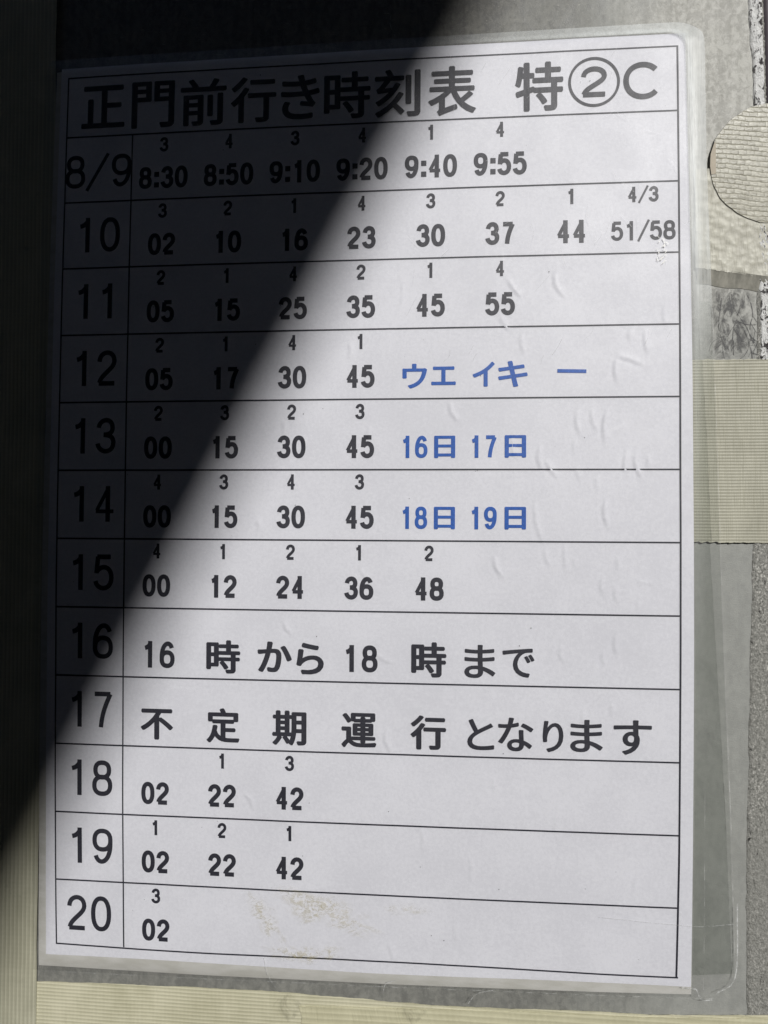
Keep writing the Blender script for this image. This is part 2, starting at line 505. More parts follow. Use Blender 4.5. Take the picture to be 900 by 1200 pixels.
def ribbon(pts, w, closed=False):
    """flat strip of width w along a polyline; returns 2-D verts and quads"""
    p = np.array(pts, float)
    n = len(p)
    if closed:
        t = np.roll(p, -1, 0) - np.roll(p, 1, 0)
    else:
        t = np.gradient(p, axis=0)
    t /= np.maximum(np.linalg.norm(t, axis=1, keepdims=True), 1e-9)
    nrm = np.stack([-t[:, 1], t[:, 0]], 1)
    ww = np.asarray(w, float)
    ww = ww[:, None] if ww.ndim else ww
    a = p + nrm * ww / 2
    b = p - nrm * ww / 2
    v = np.empty((2 * n, 2))
    v[0::2] = a
    v[1::2] = b
    f = [(2 * i, 2 * i + 1, 2 * i + 3, 2 * i + 2) for i in range(n - 1)]
    if closed:
        f.append((2 * n - 2, 2 * n - 1, 1, 0))
    return v, f


class Print:
    """collects flat printed shapes and lays them on the sheet"""
    def __init__(self, lift=0.09):
        self.v = []
        self.f = []
        self.lift = lift
        self.layer = 0

    def add(self, v2, faces):
        b = len(self.v)
        v2 = np.asarray(v2, float)
        d = sheet(v2[:, 0], v2[:, 1]) - self.lift - 0.0015 * self.layer
        self.layer += 1
        self.v += list(zip(v2[:, 0], d, v2[:, 1]))
        self.f += [tuple(i + b for i in f) for f in faces]

    def stroke(self, pts, w, closed=False):
        self.add(*ribbon(pts, w, closed))

    def build(self, name, mat, parent):
        return link(name, self.v, self.f, mat, parent)


# ------------------------------------------------------------------ lettering
def bez(*c, n=12):
    c = [np.array(q, float) for q in c]
    out = []
    for i in range(0, len(c) - 1, 3):
        a, b, d, e = c[i:i + 4]
        for t in np.linspace(0, 1, n, endpoint=(i + 4 >= len(c))):
            out.append(a * (1 - t) ** 3 + 3 * b * t * (1 - t) ** 2 + 3 * d * t * t * (1 - t) + e * t ** 3)
    return out


def oval(cx, cy, rx, ry, a0=0, a1=360, n=36, e=2.35):
    out = []
    for a in np.radians(np.linspace(a0, a1, n)):
        c, s = math.cos(a), math.sin(a)
        out.append((cx + rx * math.copysign(abs(c) ** (2 / e), c), cy + ry * math.copysign(abs(s) ** (2 / e), s)))
    return out


def closed_oval(*a, **k):
    return ('c', oval(*a, **k)[:-1])


# strokes of each numeral: x from -1 to 1, y from 0 to 1 (centre lines)
SIX = [closed_oval(0, .30, 1, .30), ('o', bez((.86, .80), (.6, 1.07), (-.35, 1.06), (-.75, .78), (-.98, .62), (-1, .50), (-1, .30)))]
NUM = {
    '0': [closed_oval(0, .5, 1, .5, e=2.3)],
    '1': [('o', [(.18, -9), (.18, 9)]), ('o', bez((-.78, .79), (-.3, .81), (-.05, .87), (.18, .97)))],
    '2': [('o', bez((-.95, .71), (-.9, 1.10), (.95, 1.10), (.95, .73), (.95, .47), (-.75, .30), (-.92, .02))),
          ('o', [(-1.0, 0), (1.0, 0)])],
    '3': [('o', bez((-.88, .76), (-.75, 1.08), (.88, 1.10), (.88, .76), (.88, .60), (.5, .53), (-.25, .53))),
          ('o', bez((-.25, .53), (.6, .53), (1, .44), (1, .28), (1, -.10), (-.85, -.08), (-1, .25)))],
    '4': [('o', [(.42, -9), (.42, 9)]), ('o', [(.36, .95), (-.96, .29)]), ('o', [(-1.08, .26), (1.15, .26)])],
    '5': [('o', [(-.80, 1), (.88, 1)]), ('o', [(-.70, 1.0), (-.88, .47)]),
          ('o', bez((-.90, .50), (-.3, .78), (1, .70), (1, .33), (1, -.11), (-.82, -.09), (-1, .22)))],
    '6': SIX,
    '7': [('o', [(-1, 1), (1, 1)]), ('o', bez((.98, 1), (.45, .68), (-.05, .40), (-.18, -.07)))],
    '8': [closed_oval(0, .765, .86, .235), closed_oval(0, .27, 1, .27)],
    '9': [(k, [(-q[0], 1 - q[1]) for q in pts]) for k, pts in SIX],
    ':': [], '/': [],
}


def numeral(P, ch, x0, z0, w, h, t):
    """one numeral with its lower left corner at x0, z0"""
    if ch == ':':
        for zz in (0.16, 0.64):
            P.stroke([(x0 + w / 2, z0 + zz * h - t * .62), (x0 + w / 2, z0 + zz * h + t * .62)], t * 1.2)
        return
    if ch == '/':
        P.stroke([(x0 + .02 * w, z0 - .06 * h), (x0 + .98 * w, z0 + 1.05 * h)], t * .72)
        return
    for kind, pts in NUM[ch]:
        q = []
        for x, y in pts:
            if y in (-9, 9):
                zz = z0 if y < 0 else z0 + h
            else:
                zz = z0 + t / 2 + y * (h - t)
            q.append((x0 + w / 2 + x * (w - t) / 2, zz))
        P.stroke(q, t * (.8 if ch == '4' and x > -9 and len(pts) == 2 and abs(pts[0][1]) < 9 else 1), kind == 'c')


def figures(P, text, cx, z0, h, w, adv, t, slash=None):
    """a run of numerals centred on cx"""
    wid = [adv * .52 if c == ':' else (slash or adv) if c == '/' else adv for c in text]
    x = cx - (sum(wid) - (adv - w)) / 2
    for c, a in zip(text, wid):
        numeral(P, c, x, z0, a * .95 if c in ':/' else w, h, t)
        x += a


_glyph = {}


def glyph(ch):
    """outline of one Japanese character as a flat mesh, scaled to a unit box"""
    if ch not in _glyph:
        cu = bpy.data.curves.new("letter", 'FONT')
        cu.body = ch
        cu.resolution_u = 5
        ob = bpy.data.objects.new("letter", cu)
        S.collection.objects.link(ob)
        bpy.context.view_layer.update()
        ev = ob.evaluated_get(bpy.context.evaluated_depsgraph_get())
        me = ev.to_mesh()
        v = np.array([q.co[:2] for q in me.vertices])
        f = [tuple(p.vertices) for p in me.polygons]
        ev.to_mesh_clear()
        bpy.data.objects.remove(ob)
        bpy.data.curves.remove(cu)
        lo, hi = v.min(0), v.max(0)
        _glyph[ch] = ((v - (lo + hi) / 2) / (hi - lo), f)
    return _glyph[ch]


def letter(P, ch, cx, cz, w, h, bold):
    """character in a box w x h; bold widens every stroke by printing it shifted"""
    v, f = glyph(ch)
    for k in range(-2, 3):
        for j in ((0,) if k in (-2, 2) else (-1, 1)):
            s = v * np.array([w - 2 * bold, h - 1.2 * bold])
            P.add(s + np.array([cx + bold * k / 2, cz + 0.6 * bold * j]), f)


# ------------------------------------------------------------------ the board and the unseen box added to shade it
def plate(name, x0, x1, z0, z1, d, th, mat, **kw):
    v = [(x, dd, z) for dd in (d, d + th) for (x, z) in ((x0, z0), (x1, z0), (x1, z1), (x0, z1))]
    f = [(0, 1, 2, 3), (7, 6, 5, 4), (0, 4, 5, 1), (1, 5, 6, 2), (2, 6, 7, 3), (3, 7, 4, 0)]
    return link(name, v, f, mat, **kw)


board = plate("board", -420, 111.2, -420, 420, BOARD, 6, M['board'], origin=(0, BOARD * MM, 0))
tag(board, kind='structure')


def rough_strip(name, x0, x1, z0, z1, d, amp, mat, parent, step=0.55, wob=0.0, seed=1):
    r = np.random.default_rng(seed)
    nz = int((z1 - z0) / step) + 1
    nx = max(4, int((x1 - x0) / step) + 1)
    zz = np.linspace(z0, z1, nz)
    e0 = x0 + wob * np.convolve(r.normal(size=nz + 8), np.ones(9) / 3, 'valid')
    e1 = x1 + wob * np.convolve(r.normal(size=nz + 8), np.ones(9) / 3, 'valid')
    u = np.linspace(0, 1, nx)
    X = e0[:, None] * (1 - u) + e1[:, None] * u
    Z = np.repeat(zz[:, None], nx, 1)
    D = d - amp * np.abs(r.normal(size=X.shape)) * 0.6
    D[:, 0] = BOARD + 0.5
    D[:, -1] = BOARD + 0.5
    return link(name, np.stack([X, D, Z], 2).reshape(-1, 3), grid_faces(nz, nx), mat, parent, smooth=True)


def skew_strip(name, line, d, amp, mat, parent, seed, step=0.55, wob=0.0):
    """rough strip whose two long edges follow (z, x_left, x_right) stations"""
    r = np.random.default_rng(seed)
    L = np.array(line, float)
    zz = np.arange(L[0, 0], L[-1, 0], -step)
    e0 = np.interp(-zz, -L[:, 0], L[:, 1]) + wob * np.convolve(r.normal(size=len(zz) + 6), np.ones(7) / 3, 'valid')
    e1 = np.interp(-zz, -L[:, 0], L[:, 2])
    nx = max(4, int((e1 - e0).max() / step) + 1)
    u = np.linspace(0, 1, nx)
    X = e0[:, None] * (1 - u) + e1[:, None] * u
    Z = np.repeat(zz[:, None], nx, 1)
    D = d - amp * np.abs(r.normal(size=X.shape)) * 0.6
    D[:, 0] = BOARD - 0.04
    D[:, -1] = BOARD + 0.4
    return link(name, np.stack([X, D, Z], 2).reshape(-1, 3), grid_faces(len(zz), nx), mat, parent, smooth=True)


skew_strip("edging_strip", [(200, 110.2, 128), (40, 110.4, 128), (-9, 109.0, 128), (-70, 107.6, 128), (-94, 107.0, 128),
                            (-200, 106.6, 128)], BOARD - 0.25, 0.28, M['edging'], board, 3, wob=0.12)
skew_strip("flaked_paint", [(200, 107.9, 113.0), (144, 108.4, 112.4), (120, 109.7, 112.9), (100, 110.3, 113.2),
                            (64, 111.0, 114.0), (42.5, 111.2, 114.5)], BOARD - 0.55, 0.28, M['white_paint'], board, 5, wob=0.16)
skew_strip("dark_rim", [(200, 112.7, 128), (144, 112.3, 128), (120, 112.9, 128), (98, 113.2, 128)],
           BOARD - 1.05, 0.1, M['dark_edge'], board, 8)

# thin dark branching scratches in the grime beside the sheet
def branches(x, z, a, L, w, depth, out, r):
    pts = [(x, z)]
    for k in range(5):
        a += r.normal() * .22
        x += L / 5 * math.cos(a)
        z += L / 5 * math.sin(a)
        pts.append((x, z))
        if depth and k in (1, 2, 3) and r.random() < .75:
            branches(x, z, a + r.choice([-1, 1]) * r.uniform(.4, .9), L * r.uniform(.35, .65), w * .65, depth - 1, out, r)
    out.append((pts, w))


rb = np.random.default_rng(21)
twigs = []
for x, z, a, L, w in ((103.6, 61.5, -1.5, 17, .22), (108.0, 61.0, -.95, 10, .26), (105.0, 54.0, -.6, 11, .30), (106.5, 52.5, -.72, 10, .34),
                      (101.0, 60.5, -1.7, 15, .18), (105.8, 57.0, -1.9, 13, .2), (108.5, 50.0, -1.3, 7, .2)):
    branches(x, z, a, L, w, 2, twigs, rb)
V = []
F = []
for i, (pts, w) in enumerate(twigs):
    v, f = ribbon(smooth_line(pts, 5), w)
    b = len(V)
    V += [(min(a, 113.5), BOARD - 0.06 - 0.002 * i, max(c, 43.2)) for a, c in v]
    F += [tuple(k + b for k in q) for q in f]
T = NT("grime")
n = T.noise(T.scaled(420, 420, 240), 1, 8, 0.75, 0.5)
at = T.n('ShaderNodeAttribute', attribute_name='veil')
M['grime'] = T.done(T.alpha(T.princ((0.12, 0.12, 0.12), 0.6, 0.3), T.math('MULTIPLY', T.ramp(n, 0.41, 0.64), at.outputs['Fac'])))
T = NT("grime_line")
n = T.noise(T.scaled(500, 500, 500), 1, 4, 0.7)
M['grime_line'] = T.done(T.alpha(T.princ((0.12, 0.12, 0.12), 0.6, 0.3), T.ramp(n, 0.36, 0.6, 0.1, 0.8)))
link("grime_cracks", V, F, M['grime_line'], board)
uu, vv = np.meshgrid(np.linspace(0, 1, 16), np.linspace(0, 1, 20))
veil = np.clip(np.minimum(np.minimum(uu, 1 - uu) * 4, np.minimum(vv, 1 - vv) * 6), 0, 1) * (0.55 + .4 * np.exp(-((uu - .5) / .28) ** 2))
link("grime", np.stack([96.5 + uu * 14, np.full_like(uu, BOARD - 0.04), 42.6 + vv * 22], 2).reshape(-1, 3), grid_faces(20, 16), M['grime'],
     board, veil=veil.ravel())

# added unseen box: slab edge throws the slanting shadow, the rest cuts sky light
eA = np.array([35.0 * MM, BOARD * MM, 149.47 * MM]) + 2.05 * np.array(SUN)
eB = np.array([-94.5 * MM, BOARD * MM, -103.08 * MM])
eB = eB + (eA[2] - eB[2]) / SUN.z * np.array(SUN)
edir = (eB - eA) / (eA[1] - eB[1])                       # per metre away from the board
zt = eA[2]


def edge_x(y):
    return float(eA[0] + edir[0] * (eA[1] - y))


def prism(name, plan, z0, z1, mat):
    """upright prism over a plan outline given in metres"""
    n = len(plan)
    v = [(x / MM, y / MM, z / MM) for z in (z0, z1) for x, y in plan]
    f = [tuple(range(n))[::-1], tuple(range(n, 2 * n))] + [(i, (i + 1) % n, n + (i + 1) % n, n + i) for i in range(n)]
    return tag(link(name, v, f, mat), kind='structure')


WB, YF, YN, XR, YS0, YS1 = 0.0145, -4.0, 0.012, 3.0, -1.48, -2.36
XS = 1.11                                                # far side of the opening left for the sun
prism("roof", [(-3, YF), (edge_x(YF), YF), (edge_x(-.85), -.85), (-3, -.85)], zt, zt + .12, M['roof'])
prism("roof", [(-3, -.848), (-1.2, -.848), (-1.2, YN), (-3, YN)], zt, zt + .12, M['roof'])
prism("roof", [(0.2, -.848), (edge_x(-.848), -.848), (edge_x(YN), YN), (0.2, YN)], zt, zt + .12, M['roof'])
prism("roof", [(-1.198, -.25), (.198, -.25), (.198, YN), (-1.198, YN)], zt, zt + .12, M['roof'])  # leaves an overhead gap so blue sky tints the shade
prism("roof", [(XS, YF), (XR, YF), (XR, YN), (XS, YN)], zt, zt + .02, M['roof'])
prism("roof", [(edge_x(YS0) + .002, YS0), (XS - .002, YS0), (XS - .002, YN), (edge_x(YN) + .002, YN)], zt + .001, zt + .02, M['roof'])
prism("roof", [(edge_x(YF) + .002, YF), (XS - .002, YF), (XS - .002, YS1), (edge_x(YS1) + .002, YS1)], zt + .001, zt + .02, M['roof'])
prism("wall", [(-3, WB), (XR, WB), (XR, WB + .1), (-3, WB + .1)], -1.4, zt + .1, M['roof'])
prism("wall", [(-3, YF - .1), (XR, YF - .1), (XR, YF - .002), (-3, YF - .002)], -1.4, zt + .1, M['roof'])
prism("wall", [(-3.1, YF - .1), (-3.002, YF - .1), (-3.002, WB + .1), (-3.1, WB + .1)], -1.4, zt + .1, M['roof'])
prism("wall", [(XR + .002, YF - .1), (XR + .1, YF - .1), (XR + .1, WB + .1), (XR + .002, WB + .1)], -1.4, zt + .1, M['roof'])
prism("floor", [(-3.1, YF - .1), (XR + .1, YF - .1), (XR + .1, WB + .1), (-3.1, WB + .1)], -1.5, -1.402, M['roof'])

# ------------------------------------------------------------------ the laminated timetable
tt = empty("timetable", (0, BOARD * MM, -0.1365))
tag(tt, "white laminated timetable sheet with black hours and blue notes, slanting shadow across it", "timetable")


def sheet_grid(name, xl, xr, zb, zt_, lift, mat, step, veil=None):
    """grid between edges: xl(v), xr(v), zb(u), zt(u); u, v in 0..1"""
    nx = int(190 / step)
    nz = int(270 / step)
    u = np.linspace(0, 1, nx)[None, :]
    v = np.linspace(0, 1, nz)[:, None]
    X = xl(v) * (1 - u) + xr(v) * u
    Z = zb(u) * (1 - v) + zt_(u) * v
    D = sheet(X.ravel(), Z.ravel()) - lift
    o = link(name, np.stack([X.ravel(), D, Z.ravel()], 1), grid_faces(nz, nx), mat, tt, smooth=True)
    return o


sheet_grid("paper", lambda v: -93.5 + 1.1 * np.sqrt(v), lambda v: 91.3 - 1.4 * v ** 3,
           lambda u: -131.1 + 0.7 * u + 0.25 * np.sin(u * 9), lambda u: 133.2 + 0.9 * u, 0.0, M['paper'], 0.42)
sheet_grid("backing_sheet", lambda v: -96.2 + 2.0 * v, lambda v: 91.5 - 1.7 * v,
           lambda u: -135.2 + 2.6 * u ** 2, lambda u: 132.5 + 0.6 * u, -0.35, M['old_paper'], 2.0)

# film outline: right edge leans out towards the bottom, round upper corners, snipped lower right corner
def film_right(z):
    x = np.interp(-z, [-139, -96, -43, 10, 85, 127, 140], [95.2, 95.4, 97.3, 99.2, 102.3, 103.5, 103.7])
    x = np.where(z > 131.0, x - (8.0 - np.sqrt(np.maximum(64 - (z - 131.0) ** 2, 0))), x)
    return np.where(z < -128.0, x - (-128.0 - z) * 1.05, x)


def film_left(z):
    return np.where(z > 134, -98.0 + (z - 134) * 0.4, -98.0)


FILM_TOP = lambda x: 136.6 + 0.012 * (x + 90)
FILM_BOT = lambda x: -136.9 + 0.018 * (x + 97)


def film_mesh(name, mat, lift, step, inner=False):
    zs_ = np.concatenate([np.linspace(-136.5, -126, 22), np.linspace(-126, 130, int(256 / step))[1:], np.linspace(130, 138.6, 26)[1:]])
    nx = int(200 / step)
    V = []
    for z in zs_:
        a, b = float(film_left(z)), float(film_right(z))
        xx = np.linspace(a, b, nx)
        t = (z + 136.5) / (138.6 + 136.5)
        zz = z + (1 - t) ** 8 * 0.018 * (xx + 97) - t ** 8 * (138.6 - FILM_TOP(xx))
        V.append(np.stack([xx, zz], 1))
    V = np.concatenate(V)
    D = sheet(V[:, 0], V[:, 1]) - lift
    return link(name, np.stack([V[:, 0], D, V[:, 1]], 1), grid_faces(len(zs_), nx), mat, tt, smooth=True)


film_mesh("laminate_film", M['film'], 0.28, 0.5)


def strip_on_sheet(name, stations, lift, mat, n=10, veil=None, parent=tt):
    """stations: list of ((x,z) inner, (x,z) outer); grid between them"""
    s = np.array(stations, float)
    u = np.linspace(0, 1, n)
    X = s[:, 0, 0:1] * (1 - u) + s[:, 1, 0:1] * u
    Z = s[:, 0, 1:2] * (1 - u) + s[:, 1, 1:2] * u
    D = base_sheet(X, Z) - lift
    ve = None
    if veil is not None:
        ve = veil(np.repeat(np.linspace(0, 1, len(s))[:, None], n, 1), np.repeat(u[None], len(s), 0)).ravel()
    return link(name, np.stack([X, D, Z], 2).reshape(-1, 3), grid_faces(len(s), n), mat, parent, smooth=True, veil=ve)


# the clear, doubled border right of and below the paper
st = []
for z in np.linspace(58, -127, 60):
    st.append(((91.7, z), (float(film_right(z)) - .15, z)))
strip_on_sheet("sealed_border", st, -0.10, M['border'])

# hazy border round the upper right corner, its glare painted white
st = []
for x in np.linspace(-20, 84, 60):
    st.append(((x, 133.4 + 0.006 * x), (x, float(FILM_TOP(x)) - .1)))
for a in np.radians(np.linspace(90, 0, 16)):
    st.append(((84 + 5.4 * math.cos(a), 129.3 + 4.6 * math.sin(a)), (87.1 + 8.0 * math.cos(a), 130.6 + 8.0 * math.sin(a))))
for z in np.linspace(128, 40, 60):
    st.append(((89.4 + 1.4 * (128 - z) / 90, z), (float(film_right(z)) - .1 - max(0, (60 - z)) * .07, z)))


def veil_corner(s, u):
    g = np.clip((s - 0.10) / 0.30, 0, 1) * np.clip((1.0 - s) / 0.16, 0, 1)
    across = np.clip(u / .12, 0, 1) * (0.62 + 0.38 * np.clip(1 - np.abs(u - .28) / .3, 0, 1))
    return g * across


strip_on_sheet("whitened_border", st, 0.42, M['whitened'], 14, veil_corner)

# seam lines along the pouch edge, edge highlight painted in whitish
pts = []
for x in np.linspace(-97, 98.5, 90):
    pts.append((x, float(FILM_BOT(x)) + 0.1))
for z in np.linspace(-128, 131, 120):
    pts.append((float(film_right(z)), z))
P = Print(0.35)
P.stroke(pts[:90], 0.32)
P.stroke(pts[90:], 0.22)
v, f = ribbon([(94.6 - .004 * (z + 130), z) for z in np.linspace(-131, -75, 30)], 0.14)
P.add(v, f)
P.build("edge_seam", M['seam'], tt)

# ---- printed table
ROW0 = 111.58
LEFT, RIGHT, DIV = -90.0, 87.65, -69.39
P = Print(0.07)


def rule(a, b, w=0.42):
    n = max(2, int(math.dist(a, b) / 3))
    P.stroke([(a[0] + (b[0] - a[0]) * t, a[1] + (b[1] - a[1]) * t) for t in np.linspace(0, 1, n)], w)


rule((LEFT - .2, 130), (RIGHT + .2, 130))
for k in range(13):
    z = ROW0 - 20 * k
    if k == 12:
        P.stroke([(x, z + 0.8 + 0.22 * math.sin(x / 21 + 1.0)) for x in np.linspace(LEFT - .2, RIGHT + .1, 60)], 0.45)
    else:
        rule((LEFT, z), (RIGHT, z), 0.45)
rule((LEFT, 130.2), (LEFT, -127.6))
rule((DIV, ROW0), (DIV, -127.5))
P.stroke([(RIGHT - .35 * max(0, (-95 - z) / 33), z) for z in np.linspace(130.2, -127.6, 60)], 0.5)
P.build("table_lines", M['ink'], tt)

# title
P = Print()
for ch, cx, cz, w, h in (("正", -78.8, 120.6, 13.5, 13.0), ("門", -63.3, 120.4, 13.2, 14.2), ("前", -47.9, 120.3, 14.0, 14.2),
                         ("行", -32.8, 120.2, 13.6, 13.8), ("き", -18.9, 120.3, 11.5, 13.3), ("時", -5.1, 120.2, 13.6, 14.0),
                         ("刻", 9.5, 120.0, 13.2, 14.0), ("表", 25.1, 120.0, 13.7, 14.4), ("特", 49.6, 120.1, 13.4, 14.2)):
    letter(P, ch, cx, cz, w, h, 0.33)
P.stroke(oval(64.8, 120.7, 6.75, 6.8, e=2.0, n=60)[:-1], 0.72, True)
numeral(P, '2', 61.1, 116.4, 7.4, 8.7, 1.35)
P.stroke(oval(78.2, 120.5, 4.6, 4.6, 42, 318, e=2.1, n=50), 1.45)
P.build("title_text", M['ink'], tt)

# hours
for k, tx in enumerate(("8/9", "10", "11", "12", "13", "14", "15", "16", "17", "18", "19", "20")):
    P = Print()
    bot = ROW0 - 20 * (k + 1) + 4.75 + 0.04 * k
    if k == 0:
        numeral(P, '8', -90.0, 95.9, 6.2, 10.0, 1.25)
        P.stroke([(-83.2, 95.0), (-76.8, 106.2)], 1.0)
        numeral(P, '9', -75.6, 95.9, 6.1, 10.0, 1.25)
    else:
        figures(P, tx, -79.3 if tx != "20" else -79.9, bot, 10.4, 6.15, 7.4, 1.34)
    P.build("hour_label", M['ink'], tt)

# departures and the small bus numbers above them
COLS = [-59.65, -39.9, -20.25, -0.6, 19.15, 38.7, 58.4, 77.95]
TIMES = [("8:30 8:50 9:10 9:20 9:40 9:55", "3 4 3 4 1 4"), ("02 10 16 23 30 37 44 51/58", "3 2 1 4 3 2 1 4/3"),
         ("05 15 25 35 45 55", "2 1 4 2 1 4"), ("05 17 30 45", "2 1 4 1"), ("00 15 30 45", "2 3 2 3"),
         ("00 15 30 45", "4 3 4 3"), ("00 12 24 36 48", "4 1 2 1 2"), ("", ""), ("", ""),
         ("02 22 42", "- 1 3"), ("02 22 42", "1 2 1"), ("02", "3")]
for k, (big, small) in enumerate(TIMES):
    base = ROW0 - 20 * (k + 1)
    for c, tx in zip(COLS, big.split()):
        P = Print()
        if '/' in tx:
            figures(P, tx, c, base + 3.6, 5.4, 3.3, 3.65, 0.9, slash=3.2)
        elif ':' in tx:
            figures(P, tx, c, base + 3.3, 6.6, 3.92, 4.34, 1.24)
        else:
            figures(P, tx, c, base + 3.3, 6.5, 3.95, 4.36, 1.26)
        P.build("departure_time", M['ink'], tt)
    for c, tx in zip(COLS, small.split()):
        if tx == '-':
            continue
        P = Print()
        figures(P, tx, c, base + 14.35, 4.35, 2.7, 3.05, 0.82, slash=2.7)
        P.build("bus_number", M['ink'], tt)

# notices
P = Print()
figures(P, "16", -58.9, -45.6, 7.7, 4.5, 5.4, 1.3)
figures(P, "18", -0.1, -45.5, 7.6, 4.5, 5.4, 1.3)
for ch, cx, cz, w, h, b in (("時", -39.6, -42.0, 10.0, 9.5, .36), ("か", -24.6, -41.7, 10.0, 8.7, .36), ("ら", -14.4, -42.0, 7.9, 8.9, .36),
                            ("時", 19.2, -41.6, 9.8, 9.8, .36), ("ま", 33.4, -41.8, 8.6, 9.2, .22), ("で", 44.0, -42.0, 8.8, 8.0, .22)):
    letter(P, ch, cx, cz, w, h, b)
P.build("notice_text", M['ink'], tt)
P = Print()
for ch, cx, cz, w, h, b in (("不", -59.2, -61.9, 9.8, 8.9, .36), ("定", -39.6, -61.7, 9.8, 9.9, .36), ("期", -20.3, -61.8, 9.9, 9.9, .36),
                            ("運", -0.4, -61.9, 10.0, 9.8, .36), ("行", 19.1, -62.0, 10.0, 9.6, .36), ("と", 33.7, -62.1, 7.4, 8.6, .22),
                            ("な", 43.3, -61.8, 9.7, 9.3, .22), ("り", 53.5, -62.1, 5.6, 8.6, .22), ("ま", 62.6, -61.7, 8.8, 8.9, .22),
                            ("す", 75.0, -61.8, 10.2, 9.5, .22)):
    letter(P, ch, cx, cz, w, h, b)
P.build("notice_text", M['ink'], tt)
P = Print()
for ch, cx, cz, w, h in (("ウ", 14.9, 38.0, 7.0, 7.0), ("エ", 23.0, 38.0, 6.9, 5.3), ("イ", 34.2, 38.3, 6.2, 7.0), ("キ", 42.3, 38.3, 8.2, 7.3)):
    letter(P, ch, cx, cz, w, h, .26)
P.stroke([(54.5, 39.0), (62.4, 38.8)], 1.0)
tag(P.build("blue_note", M['blue_ink'], tt), "blue printed note")
for dz, (a, b) in ((0, ("16", "17")), (-19.95, ("18", "19"))):
    P = Print()
    figures(P, a, 14.8, 14.85 + dz, 6.3, 3.5, 4.1, 1.05)
    letter(P, "日", 23.4, 17.95 + dz, 5.9, 6.3, .26)
    figures(P, b, 34.1, 14.85 + dz, 6.3, 3.5, 4.1, 1.05)
    letter(P, "日", 43.0, 18.0 + dz, 5.9, 6.3, .26)
    tag(P.build("blue_note", M['blue_ink'], tt), "blue printed note")


# ---- wear on the laminate
def blob_patch(name, cx, cz, rx, rz, mat, lift, seed, tilt=0.0):
    r = np.random.default_rng(seed)
    V = []
    ve = []
    nr, na = 10, 40
    amp = 1 + 0.22 * np.convolve(r.normal(size=na + 4), np.ones(5) / 2.2, 'valid')
    for i in range(nr):
        for j in range(na):
            a = 2 * math.pi * j / na
            q = i / (nr - 1)
            dx, dz = rx * q * amp[j] * math.cos(a), rz * q * amp[j] * math.sin(a)
            V.append((cx + dx * math.cos(tilt) - dz * math.sin(tilt), cz + dx * math.sin(tilt) + dz * math.cos(tilt)))
            ve.append(1 - q ** 2)
    V = np.array(V)
    D = sheet(V[:, 0], V[:, 1]) - lift
    F = [(i * na + j, i * na + (j + 1) % na, (i + 1) * na + (j + 1) % na, (i + 1) * na + j) for i in range(nr - 1) for j in range(na)]
    return link(name, np.stack([V[:, 0], D, V[:, 1]], 1), F, mat, tt, smooth=True, veil=ve)


for i, (cx, cz, rx, rz, ti) in enumerate(((-8.5, -114.0, 15, 6.0, -.25), (-26.5, -117.0, 9, 3.2, -.95), (13.5, -112.0, 7, 1.6, 0.0),
                                          (-14.5, -126.5, 16, 3.0, 0.0))):
    blob_patch("glue_residue", cx, cz, rx, rz, M['glue'], 0.31 + 0.012 * i, 40 + i, ti)

# pale scuffs near 51/58 and loose hair scratches
P = Print(0.45)
r = np.random.default_rng(11)
for i in range(22):
    cx = 82.2 + r.normal() * .8 + (.9 if i % 2 else 0)
    cz = r.uniform(67.6, 75.6)
    a = r.uniform(0.6, 2.3)
    L = r.uniform(.5, 1.7)
    P.stroke(smooth_line([(cx, cz), (cx + L * .5 * math.cos(a) + .12, cz + L * .5 * math.sin(a)), (cx + L * math.cos(a), cz + L * math.sin(a))], 5),
             r.uniform(.12, .42))
P.build("scuff_mark", M['scuff'], tt)
for i in range(60):
    cx = r.uniform(10, 96) if i % 3 else r.uniform(55, 96)
    cz = r.uniform(40, 137)
    a = r.choice([r.normal(.9, .3), r.normal(-.8, .3), r.normal(1.6, .2)])
    L = r.uniform(1.2, 7)
    k = r.normal() * .08 * L
    P = Print(0.62)
    P.stroke(smooth_line([(cx, cz), (cx + L * .5 * math.cos(a) + k, cz + L * .5 * math.sin(a)), (cx + L * math.cos(a), cz + L * math.sin(a))], 7),
             r.uniform(.04, .10))
    P.build("scratch", M['scratch_light'], tt)
for pts, w in (([(-27.6, -128.0), (-26.6, -133.0), (-24.6, -137.5)], .22), ([(6.4, -137.0), (7.4, -133.6), (10.0, -132.4)], .25),
               ([(30.5, -139.0), (33.0, -135.4), (37.5, -133.8)], .2), ([(88.6, -130.2), (92.5, -130.5)], .35),
               ([(92.5, -130.5), (94.0, -133.4), (97.0, -133.6)], .3), ([(66.0, -111.6), (90.0, -113.0), (103.0, -113.2)], .12),
               ([(98.0, -132.0), (103.4, -127.2), (104.0, -107.5)], .35), ([(8.6, 138.2), (6.9, 143.0), (7.6, 147.0)], .14)):
    P = Print(0.62)
    P.stroke(smooth_line(pts, 10), w)
    P.build("scratch", M['scratch_light'], tt)
for i in range(60):
    cx, cz = r.uniform(-88, 88), r.uniform(-128, 128)
    q = r.uniform(.05, .17)
    P = Print(0.2)
    P.add(*(lambda o: (o, [tuple(range(len(o)))]))([(cx + q * math.cos(t) * r.uniform(.6, 1.3), cz + q * math.sin(t)) for t in np.linspace(0, 6.28, 8)[:-1]]))
    P.build("dirt_speck", M['scratch_dark'], tt)


